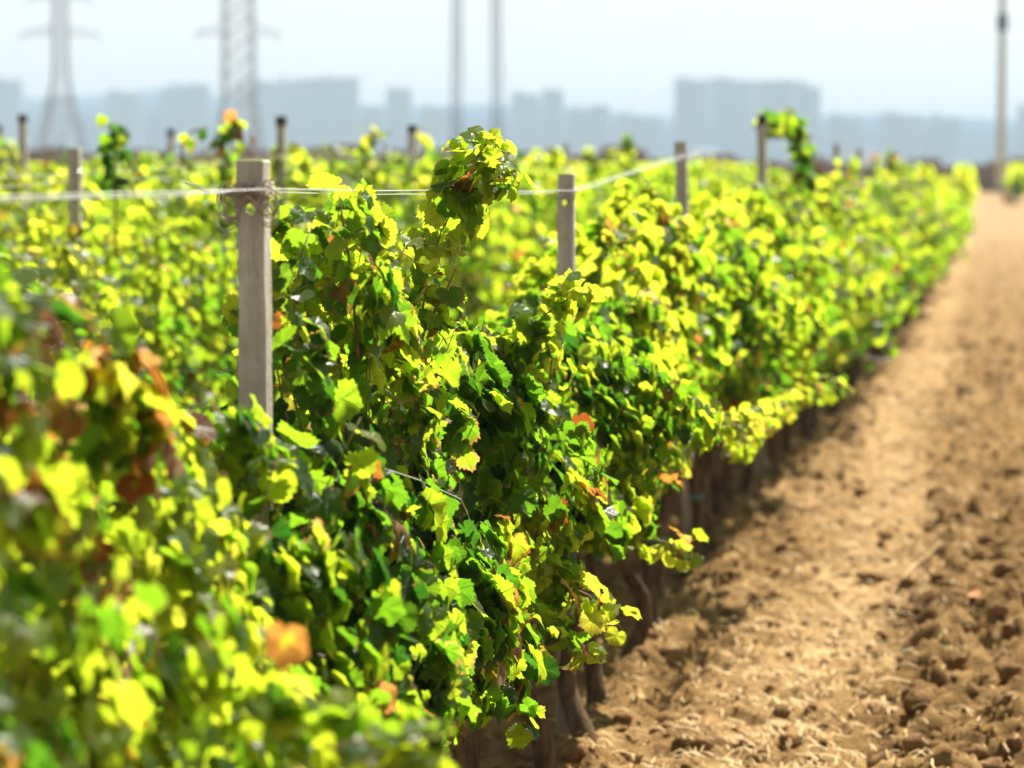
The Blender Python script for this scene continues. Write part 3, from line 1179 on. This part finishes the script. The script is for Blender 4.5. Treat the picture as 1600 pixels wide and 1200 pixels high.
# ------------------------------------------------------------------ stray shoots standing above the hedges
def stray(y, pts, label, sz=(.04, .06), spc=.02, hue=.3, dryp=.1, lod=1, seed=1):
    rs = np.random.default_rng(seed)
    pts = [Vector(p) for p in pts]
    base = Vector((pts[0].x, pts[0].y, 0))
    root = empty("grapevine", base)
    tag(root, label, 'grapevine', "stray vines with tall shoots above the hedge")
    off = Vector((base.x, base.y, 0))
    P, N, T, Z = along_leaves(pts, spc, rs, sz)
    P = P + rs.normal(0, .02, P.shape)
    TI = tints(P, rs, hue, dryp)
    me = leaves_mesh("foliage", P, N, T, Z, TI, lod, rs)
    me.transform(Matrix.Translation(-off))
    link("foliage", me, root)
    b = MB()
    full = [Vector((base.x, base.y, -.03)), Vector((base.x + .02, base.y, .5)), Vector((base.x, base.y, .85))] + pts
    b.tube(full[:3], [.03, .026, .022], 8)
    tm = b.mesh("trunk", BARK, True)
    tm.transform(Matrix.Translation(-off))
    link("trunk", tm, root)
    b = MB().tube(full[2:], [.012] + [.006] * (len(full) - 3), 6)
    tm = b.mesh("cane", CANE, True)
    tm.transform(Matrix.Translation(-off))
    link("cane", tm, root)


def ys_of(px, k):
    return d_to_y(px, k)


y4 = post_y1[3] + .3
stray(y4 + 2, [at(1262, 330, y4 + 2.2), at(1258, 262, y4 + 2), at(1246, 215, y4 + 1.6), at(1250, 200, y4 + 1.5), at(1232, 192, y4 + 1.2), at(1196, 194, y4 + .2)], "grapevine whose long leafy shoot arches over to the tall dark topped post", spc=.010, hue=.16, seed=2, sz=(.045, .065))
stray(y4 + 2, [at(1262, 300, y4 + 2.6), at(1252, 240, y4 + 2.6), at(1235, 198, y4 + 2.6)], "grapevine standing just behind the arching leafy shoot", spc=.012, hue=.2, seed=12, sz=(.045, .065))
y = ys_of(177, 4857)
stray(y, [at(180, 300, y), at(180, 245, y), at(176, 215, y), at(172, 192, y)], "grapevine with one dark upright leafy shoot left of the middle pylon", spc=.010, hue=.12, seed=3, dryp=.05)
y = ys_of(360, 4857)
stray(y, [at(352, 330, y), at(354, 270, y), at(350, 215, y), at(362, 196, y), at(378, 205, y), at(380, 235, y)], "grapevine with hooked shoot of green and orange leaves left of the tall dark topped post", spc=.013, hue=.3, dryp=.5, seed=4)
y = ys_of(560, 4857)
stray(y, [at(565, 280, y), at(572, 240, y), at(590, 217, y), at(612, 207, y)], "grapevine with thin shoot curving right toward the thin dark post", spc=.035, hue=.35, seed=5)
y = ys_of(975, 4857)
stray(y, [at(982, 300, y), at(980, 250, y), at(977, 212, y)], "grapevine with a small cone shaped leafy tip above the second hedge", spc=.014, hue=.4, seed=6, sz=(.06, .09))
y = post_y1[8]
stray(y, [at(1392, 320, y), at(1393, 262, y), at(1393, 235, y)], "grapevine with a dark bushy tip near the far end of the path row", spc=.014, hue=.3, seed=7, sz=(.06, .09))
y = ys_of(290, 4857)
stray(y, [at(280, 290, y), at(285, 225, y), at(300, 205, y), at(325, 200, y)], "grapevine with a thin tendril bending right beside the thin dark post", spc=.05, hue=.35, seed=8)
y = ys_of(925, 4857)
stray(y, [at(925, 300, y), at(924, 255, y), at(922, 232, y)], "grapevine with a faint bushy tip above the second hedge", spc=.02, hue=.5, seed=9, sz=(.06, .09))

# ------------------------------------------------------------------ soil clods, straw, twigs, weeds, fallen leaves
rsc = np.random.default_rng(55)


def clod_verts(r, rs):
    import bmesh
    bm = bmesh.new()
    bmesh.ops.create_icosphere(bm, subdivisions=2, radius=1)
    v = np.array([x.co[:] for x in bm.verts])
    f = [[q.index for q in p.verts] for p in bm.faces]
    bm.free()
    s = rs.uniform(0, 99)
    d = .30 + .95 * noise(v * 1.7 + s, 3) + .45 * noise(v * 4 + s, 5)
    v = v * d[:, None] * r * np.array([rs.uniform(.8, 1.3), rs.uniform(.8, 1.3), rs.uniform(.6, .95)])
    return v, f


CV = [clod_verts(1, rsc) for _ in range(8)]
V, F, o = [], [], 0
for i in range(5200):
    y = 8.2 + 24 * rsc.random() ** 2.0
    x = ROWX[0] + (rsc.uniform(.9, 3.2) if rsc.random() < .65 else rsc.uniform(-.1, .9))
    r = min(.06, .006 + rsc.exponential(.012)) * (1 if x > ROWX[0] + .95 else .7)
    v, f = CV[i % 8]
    a = rsc.uniform(0, 6.28)
    R = np.array([[math.cos(a), -math.sin(a), 0], [math.sin(a), math.cos(a), 0], [0, 0, 1]])
    V.append(v @ R.T * r + [x, y, gz(x, y) - r * .1])
    F.append(np.array(f) + o)
    o += len(v)
V, F = np.concatenate(V), np.concatenate(F)
tag(link("soil_crumbs", mesh_np("soil_crumbs", V, F.ravel(), np.arange(len(F)) * 3, CLOD)), "crumbs and small clods of dry brown soil scattered over the tilled path", 'soil', kind='stuff')
for px, py, r, lb in [(1365, 905, .07, "dark flat soil clod lying alone on the pale middle of the path"),
                      (1555, 942, .06, "dark round soil clod near the right edge of the picture"),
                      (1545, 860, .05, "brown soil clod above the round one at the right edge"),
                      (1400, 1170, .065, "big dark soil clod at the bottom edge of the picture"),
                      (1440, 970, .045, "small brown soil clod left of the dark round clod"),
                      (1530, 1100, .05, "lumpy soil clod low on the right side of the path"),
                      (1480, 760, .055, "soil clod in the rough strip right of the pale track")]:
    dd = 2250.0 / (py - 255)
    y = Y_of(dd)
    p = at(px, py, y)
    v, f = clod_verts(r, rsc)
    m = mesh_np("soil_clod", v, np.array(f).ravel(), np.arange(len(f)) * 3, CLOD)
    o_ = link("soil_clod", m, None, (p.x, y, gz(p.x, y) + r * .12))
    tag(o_, lb, 'clod', "larger soil clods on the path")

# straw: thin bent blades
n = 9000
sy = 8.2 + 26 * rsc.random(n) ** 1.7
so = np.where(rsc.random(n) < .55, rsc.normal(.70, .28, n), rsc.uniform(-.1, 3.0, n))
sx = ROWX[0] + so
sh = ground_profile(sx, sy)[0]
ang = rsc.uniform(0, math.pi, n)
L = rsc.uniform(.012, .05, n) + .04 * (rsc.random(n) < .1)
wd = rsc.uniform(.0010, .0030, n)
dx, dy = np.cos(ang), np.sin(ang)
V = np.zeros((n, 6, 3))
for q, t in enumerate((-1, 0, 1)):
    zz = sh + .008 + (1 - t * t) * rsc.uniform(0, .022, n) + rsc.uniform(0, .010, n)
    V[:, q, 0] = sx + dx * L * t - dy * wd
    V[:, q, 1] = sy + dy * L * t + dx * wd
    V[:, q, 2] = zz
    V[:, 5 - q, 0] = sx + dx * L * t + dy * wd
    V[:, 5 - q, 1] = sy + dy * L * t - dx * wd
    V[:, 5 - q, 2] = zz + .0015
base = np.arange(n) * 6
Fq = np.stack([base, base + 1, base + 4, base + 5, base + 1, base + 2, base + 3, base + 4], 1)
tag(link("straw", mesh_np("straw", V.reshape(-1, 3), Fq.ravel(), np.arange(2 * n) * 4, STRAW)), "bits of pale dry straw littering the soil path", 'straw', kind='stuff')


def ground_at(px, py):
    y = Y_of(2250.0 / (py - 255))
    p = at(px, py, y)
    return Vector((p.x, y, gz(p.x, y)))


for a, b, lb in [((1265, 918), (1345, 893), "pale thin twig lying across the middle of the path"),
                 ((1395, 925), (1470, 882), "long pale twig lying right of the dark flat clod"),
                 ((1420, 900), (1500, 862), "second pale twig crossing the first, right of the dark flat clod"),
                 ((1275, 905), (1310, 925), "short pale twig beside the row in the path")]:
    pa, pb = ground_at(*a), ground_at(*b)
    pts = [pa.lerp(pb, t) + Vector((0, 0, .02 + .012 * math.sin(t * 5))) for t in np.linspace(0, 1, 7)]
    tag(MB().tube(pts, .003, 5).build("twig", STRAW), lb, 'twig', "dry twigs on the path")


def weed(px, py, h, n, mat, label, green=True, seed=0):
    rs = np.random.default_rng(seed)
    base = ground_at(px, py)
    root = empty("weed" if green else "dry_weed", base)
    tag(root, label, 'weed')
    b, lf = MB(), MB()
    for k in range(n):
        a = rs.uniform(0, 6.28)
        l = h * rs.uniform(.5, 1)
        sp = rs.uniform(.1, .55)
        pts = [Vector((math.cos(a) * sp * l * t ** 1.4, math.sin(a) * sp * l * t ** 1.4, l * t - .01)) for t in np.linspace(0, 1, 6)]
        b.tube(pts, [.0025 * (1 - .7 * t) for t in np.linspace(0, 1, 6)], 4)
        for q in pts[1:]:
            for e in range(3):
                d = Vector(rs.normal(0, 1, 3)).normalized() * rs.uniform(.01, .03)
                s = Vector(rs.normal(0, 1, 3)).normalized() * .005
                lf.add([q, q + d * .5 + s, q + d, q + d * .5 - s], [(0, 1, 2, 3)])
    b.build("stem", mat, root)
    lf.build("leaf_sprays", mat, root)


weed(1560, 640, .34, 9, DRYWEED, "tall wispy dry weed at the right edge, halfway down the path", False, 1)
weed(1475, 1045, .05, 9, WEED, "small green weed sprouting in the rough soil right of the track", True, 2)
weed(1420, 1015, .04, 7, WEED, "tiny green weed left of the larger green sprout", True, 3)
weed(1500, 640, .10, 7, DRYWEED, "short dry weed left of the tall wispy one", False, 4)
for k, (px, py, lb) in enumerate([(1272, 816, "orange fallen vine leaf on the soil near the trunks, upper one"),
                                  (1302, 1026, "orange fallen vine leaf low on the pale track"),
                                  (1215, 905, "brown fallen leaf close to the row of trunks"),
                                  (1520, 975, "orange fallen leaf between the clods at right"),
                                  (1398, 560, "small distant orange fallen leaf on the path")]):
    b = ground_at(px, py)
    tv, tf, _ = TEMPL[1][k]
    m = MB().add([Vector(v) * .035 for v in tv], [tuple(f) for f in tf]).mesh("fallen_leaf", FALLEN)
    o_ = link("fallen_leaf", m, None, (b.x, b.y, b.z + .02))
    o_.rotation_euler = (.3 * math.sin(k), .3, k * 1.3)
    tag(o_, lb, 'leaf', "fallen leaves on the path")

# ------------------------------------------------------------------ far field wall
b = MB()
th = YAW
n = 120
for i in range(n):
    t0, t1 = i / n, (i + 1) / n
    xa, xb = -95 + 190 * t0, -95 + 190 * t1

    def top(x):
        return (2.9 if x < -25 else 2.15) + .22 * math.sin(x * .9) + .15 * math.sin(x * 2.3) + .2 * math.sin(x * .23)
    b.add([(xa, 200, -.1), (xb, 200, -.1), (xb, 200, top(xa)), (xa, 200, top(xa)), (xa, 200.8, -.1), (xb, 200.8, -.1), (xb, 200.8, top(xa)), (xa, 200.8, top(xa))],
          [(0, 1, 2, 3), (5, 4, 7, 6), (3, 2, 6, 7)] + ([(4, 0, 3, 7)] if True else []) + [(1, 5, 6, 2)])
tag(b.build("field_wall", WALLM), "long low brown wall closing off the far end of the field", 'wall')


# ------------------------------------------------------------------ pylons
def bar(b, p, q, r):
    b.tube([p, q], r, 4)


def pylon(base, H, w0, waist_z, w1, w2, arms, label, dense=1, rz=0.0):
    """lattice tower: legs splay below the waist; arms = [(z, half length)]"""
    root = empty("lattice_pylon", base, rz)
    tag(root, label, 'pylon', "power pylons in the haze")

    def half(z):
        return (w0 + (w1 - w0) * min(1, z / waist_z)) / 2 if z < waist_z else (w1 + (w2 - w1) * (z - waist_z) / (H - waist_z)) / 2
    br = MB()
    for sx in (-1, 1):
        for sy in (-1, 1):
            lg = MB()
            lg.tube([(sx * half(z), sy * half(z), z) for z in (-.2, waist_z, H)], [.19, .16, .12], 5)
            lg.build("leg", STEEL, root)
    zs = [0]
    while zs[-1] < H - 1:
        zs.append(min(H, zs[-1] + max(1.3, half(zs[-1]) * 2.0) / dense))
    for z0, z1 in zip(zs, zs[1:]):
        a, c = half(z0), half(z1)
        for k in range(4):
            s = [(-1, -1), (1, -1), (1, 1), (-1, 1)]
            p, q = s[k], s[(k + 1) % 4]
            bar(br, (p[0] * a, p[1] * a, z0), (q[0] * c, q[1] * c, z1), .07 * (1 + .35 * (dense > 1)))
            bar(br, (q[0] * a, q[1] * a, z0), (p[0] * c, p[1] * c, z1), .07 * (1 + .35 * (dense > 1)))
            bar(br, (p[0] * c, p[1] * c, z1), (q[0] * c, q[1] * c, z1), .06 * (1 + .35 * (dense > 1)))
    br.build("bracing", STEEL, root)
    for z, L in arms:
        am = MB()
        h = half(z)
        for s in (-1, 1):
            for sy in (-1, 1):
                bar(am, (s * h, sy * h, z), (s * L, 0, z + .2), .10)
                bar(am, (s * h, sy * h, z + 1.6), (s * L, 0, z + .2), .09)
            for k in range(1, 5):
                t = k / 5
                x = s * (h + (L - h) * t)
                bar(am, (x, 0, z + .2 * t), (x, 0, z + 1.6 - 1.4 * t), .06)
        am.build("crossarm", STEEL, root)
        for s in (-1, 1):
            ins = MB()
            ins.tube([(s * L * .97, 0, z + .1 - .25 * k * .5) for k in range(14)], [(.16 if k % 2 else .07) for k in range(14)], 8)
            ins.build("insulator", PORC, root)


def far(px, py, z):
    """point at camera depth about z on the ground below pixel column px"""
    return at(px, py, z)


yA = 520
pA = at(97, 280, yA)
pylon((pA.x, yA, 0), 46, 9.6, 18, 2.6, 2.0, [(26.2, 7.4), (33, 6), (40, 4.6)], "left lattice pylon with splayed legs in the haze", .9, YAW)
pB = at(374, 280, 500)
pylon((pB.x, 500, 0), 48, 8.2, 13, 5.4, 4.6, [(25.2, 7.6), (34, 6)], "middle lattice pylon with a dense lattice body", 1.5, YAW + .25)
# portal: two lattice masts with a beam
yC = 370
root = empty("portal_pylon", (at(745, 280, yC).x, yC, 0), YAW)
tag(root, "pair of slim parallel lattice masts joined high up, behind the tall leafy shoot", 'pylon')
for s in (-1, 1):
    ms = MB()
    cx0, cx1 = s * 2.75, s * 2.45
    W = .60
    for sx in (-1, 1):
        for sy in (-1, 1):
            ms.tube([(cx0 + sx * W, sy * W, -.2), (cx1 + sx * W, sy * W, 34)], .11, 4)
    for k in range(34):
        z = k * 1.0
        cx = cx0 + (cx1 - cx0) * z / 34
        for sy in (-1, 1):
            bar(ms, (cx - W, sy * W, z), (cx + W, sy * W, z + 1), .065)
            bar(ms, (cx + W, sy * W, z), (cx - W, sy * W, z + 1), .065)
            bar(ms, (cx + sy * W, -W, z), (cx + sy * W, W, z + 1), .065)
    ms.build("mast", STEELD, root)
bm_ = MB()
for sy in (-1, 1):
    for zz in (33.2, 34.4):
        bar(bm_, (-8, sy * .42, zz), (8, sy * .42, zz), .09)
for k in range(16):
    bar(bm_, (-8 + k, -.42, 33.2), (-7 + k, -.42, 34.4), .05)
bm_.build("beam", STEELD, root)
for x in (-7.6, 0, 7.6):
    MB().tube([(x, 0, 33.1 - .14 * k) for k in range(14)], [(.16 if k % 2 else .07) for k in range(14)], 8).build("insulator", PORC, root)
# tall pole at the right
pD = at(1563, 280, 190)
root = empty("utility_pole", (pD.x, 190, 0), YAW)
tag(root, "tall tapering gray pole standing at the far end of the path", 'pole')
MB().tube([(0, 0, -.2), (0, 0, 6), (0, 0, 20)], [.30, .27, .22], 12).build("shaft", POLEM, root, True)
MB().tube([(0, 0, 10.6), (0, 0, 10.75), (0, 0, 11.6), (0, 0, 11.75)], [.28, .36, .36, .28], 12).build("collar", STEELD, root)
bb = MB()
bb.box(-1.1, 1.1, -.08, .08, 19.0, 19.2)
bb.build("crossarm", STEEL, root)
for x in (-1, 0, 1):
    MB().tube([(x, 0, 19.2), (x, 0, 19.3), (x, 0, 19.4), (x, 0, 19.5)], [.03, .07, .05, .06], 8).build("insulator", PORC, root)

# ------------------------------------------------------------------ hills and skyline
D = 3000.0


def ridge(name, dist, prof, depth, seed):
    b = MB()
    rsx = np.random.default_rng(seed)
    xs_ = [p[0] for p in prof]
    ys_ = [p[1] for p in prof]
    pr = []
    px = xs_[0]
    while px < xs_[-1]:
        py = np.interp(px, xs_, ys_) + rsx.normal(0, 1.0)
        p = at(px, py, dist)
        pr.append(p)
        px += 12
    v = []
    m = len(pr)
    for p in pr:
        v += [(p.x, dist - depth * .9, -1), (p.x, dist - depth * .35, p.z * .62), (p.x, dist, p.z), (p.x, dist + depth * .6, -1)]
    f = []
    for i in range(m - 1):
        for k in range(3):
            f.append((i * 4 + k, i * 4 + 4 + k, i * 4 + 5 + k, i * 4 + k + 1))
    b.add(v, f)
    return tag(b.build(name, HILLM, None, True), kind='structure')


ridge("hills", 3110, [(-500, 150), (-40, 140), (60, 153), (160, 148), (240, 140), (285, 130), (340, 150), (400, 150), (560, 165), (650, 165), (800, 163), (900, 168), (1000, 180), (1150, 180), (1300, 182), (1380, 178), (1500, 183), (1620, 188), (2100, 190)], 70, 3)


def block(px0, px1, pytop, dist, label, mat, steps=(), tower=True, rz=0):
    a, c = at(px0, pytop, dist), at(px1, pytop, dist)
    wdt = (c - a).length
    cx = (a.x + c.x) / 2
    h = a.z
    root = empty("apartment_block", (cx, dist + 10, 0), YAW * .6 + rz)
    tag(root, label, 'building', "hazy buildings on the skyline")
    b = MB()
    dp = 16
    # body with projecting bays
    nb = max(2, int(wdt / 22))
    for k in range(nb):
        x0 = -wdt / 2 + wdt * k / nb
        x1 = x0 + wdt / nb
        hh = h * (1 - .03 * ((k * 7 + int(px0)) % 3)) if not steps else h * steps[k % len(steps)]
        b.box(x0, x1 - .02, -dp / 2 - (1.6 if k % 2 else 0), dp / 2, -.5, hh)
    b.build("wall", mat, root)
    r = MB()
    for k in range(nb):
        x0 = -wdt / 2 + wdt * k / nb
        hh = h * (1 - .03 * ((k * 7 + int(px0)) % 3)) if not steps else h * steps[k % len(steps)]
        r.box(x0 - .2, x0 + wdt / nb + .1 - .02, -dp / 2 - (1.8 if k % 2 else .2), dp / 2 + .2, hh + .01, hh + .9 + .05 * k)
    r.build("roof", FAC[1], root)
    if tower:
        t = MB()
        for k in range(0, nb, 2):
            x0 = -wdt / 2 + wdt * (k + .5) / nb
            t.box(x0 - 2.5, x0 + 2.5, -3, 3, h * .93, h + 3)
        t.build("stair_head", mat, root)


BL = [(-30, 28, 122, "tall hazy block at the far left of the skyline", 0, ()),
      (62, 110, 150, "low hazy block behind the left pylon", 1, ()),
      (165, 215, 143, "hazy block between the left pylon and the rounded hill", 2, ()),
      (250, 322, 133, "broad hazy building on the rounded hill left of the middle pylon", 1, (.93, 1, .97)),
      (362, 420, 128, "hazy block partly behind the middle pylon", 0, ()),
      (425, 556, 123, "wide hazy slab block right of the middle pylon", 2, (.95, .99, 1.0, 1.0)),
      (602, 640, 140, "small square hazy tower left of the paired masts", 1, (1,)),
      (560, 596, 168, "low hazy building left of the small square tower", 0, ()),
      (655, 700, 166, "low hazy building just left of the paired masts", 2, ()),
      (798, 842, 146, "hazy block just right of the paired masts", 0, ()),
      (846, 878, 142, "narrow hazy tower right of the paired masts", 1, (1,)),
      (884, 950, 166, "long low hazy building right of the narrow tower", 2, ()),
      (958, 1030, 178, "lowest hazy building left of the great slab", 0, ()),
      (1052, 1106, 124, "left most block of the great hazy slab on the skyline", 1, (1, .985)),
      (1108, 1178, 123, "second block of the great hazy slab", 0, (1, .97, .99)),
      (1180, 1240, 126, "third block of the great hazy slab", 2, (.98, 1)),
      (1242, 1281, 130, "right most block of the great hazy slab", 1, (1, .94)),
      (1290, 1345, 180, "low hazy building right of the great slab", 0, ()),
      (1375, 1440, 176, "long low hazy building between the great slab and the pole", 2, ()),
      (1450, 1500, 180, "low hazy building just left of the tall pole", 1, ()),
      (1590, 1680, 165, "hazy block cut by the right edge of the picture", 0, ())]
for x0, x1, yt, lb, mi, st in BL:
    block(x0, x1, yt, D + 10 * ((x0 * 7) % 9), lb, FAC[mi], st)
# nearer low pale sheds in the haze
for x0, x1, yt, lb in [(1085, 1120, 232, "small white shed in the haze between the arching shoot and the far posts"),
                       (1352, 1372, 236, "tiny white shed above the far end of the path row")]:
    a, c = at(x0, yt, 900), at(x1, yt, 900)
    root = empty("white_shed", ((a.x + c.x) / 2, 900, 0), YAW)
    tag(root, lb, 'shed')
    wdt = c.x - a.x
    MB().box(-wdt / 2, wdt / 2, -4, 4, -.3, a.z * .8).build("wall", simple("white_render", (.7, .7, .7), (.8, .8, .8), 1, .8, .2, 0), root)
    rf = MB()
    rf.add([(-wdt / 2 - .3, -4.3, a.z * .8 + .01), (wdt / 2 + .3, -4.3, a.z * .8 + .01), (wdt / 2 + .3, 4.3, a.z * .8 + .01), (-wdt / 2 - .3, 4.3, a.z * .8 + .01), (-wdt / 2 - .3, 0, a.z), (wdt / 2 + .3, 0, a.z)],
           [(0, 1, 5, 4), (2, 3, 4, 5), (0, 4, 3), (1, 2, 5), (0, 3, 2, 1)])
    rf.build("roof", FAC[1], root)

# ------------------------------------------------------------------ haze
hz = NT("haze_air")
pv = hz.n("ShaderNodeVolumePrincipled")
pv.inputs['Color'].default_value = (.50, .655, .78, 1)
pv.inputs['Density'].default_value = 0.00033
pv.inputs['Anisotropy'].default_value = 0.0
hz.t.links.new(pv.outputs[0], hz.out.inputs['Volume'])
tag(MB().box(-3800, 3900, -700, 10000, -3, 112).build("haze", hz.m), "pale blue summer haze over the fields and city", 'haze', kind='stuff')
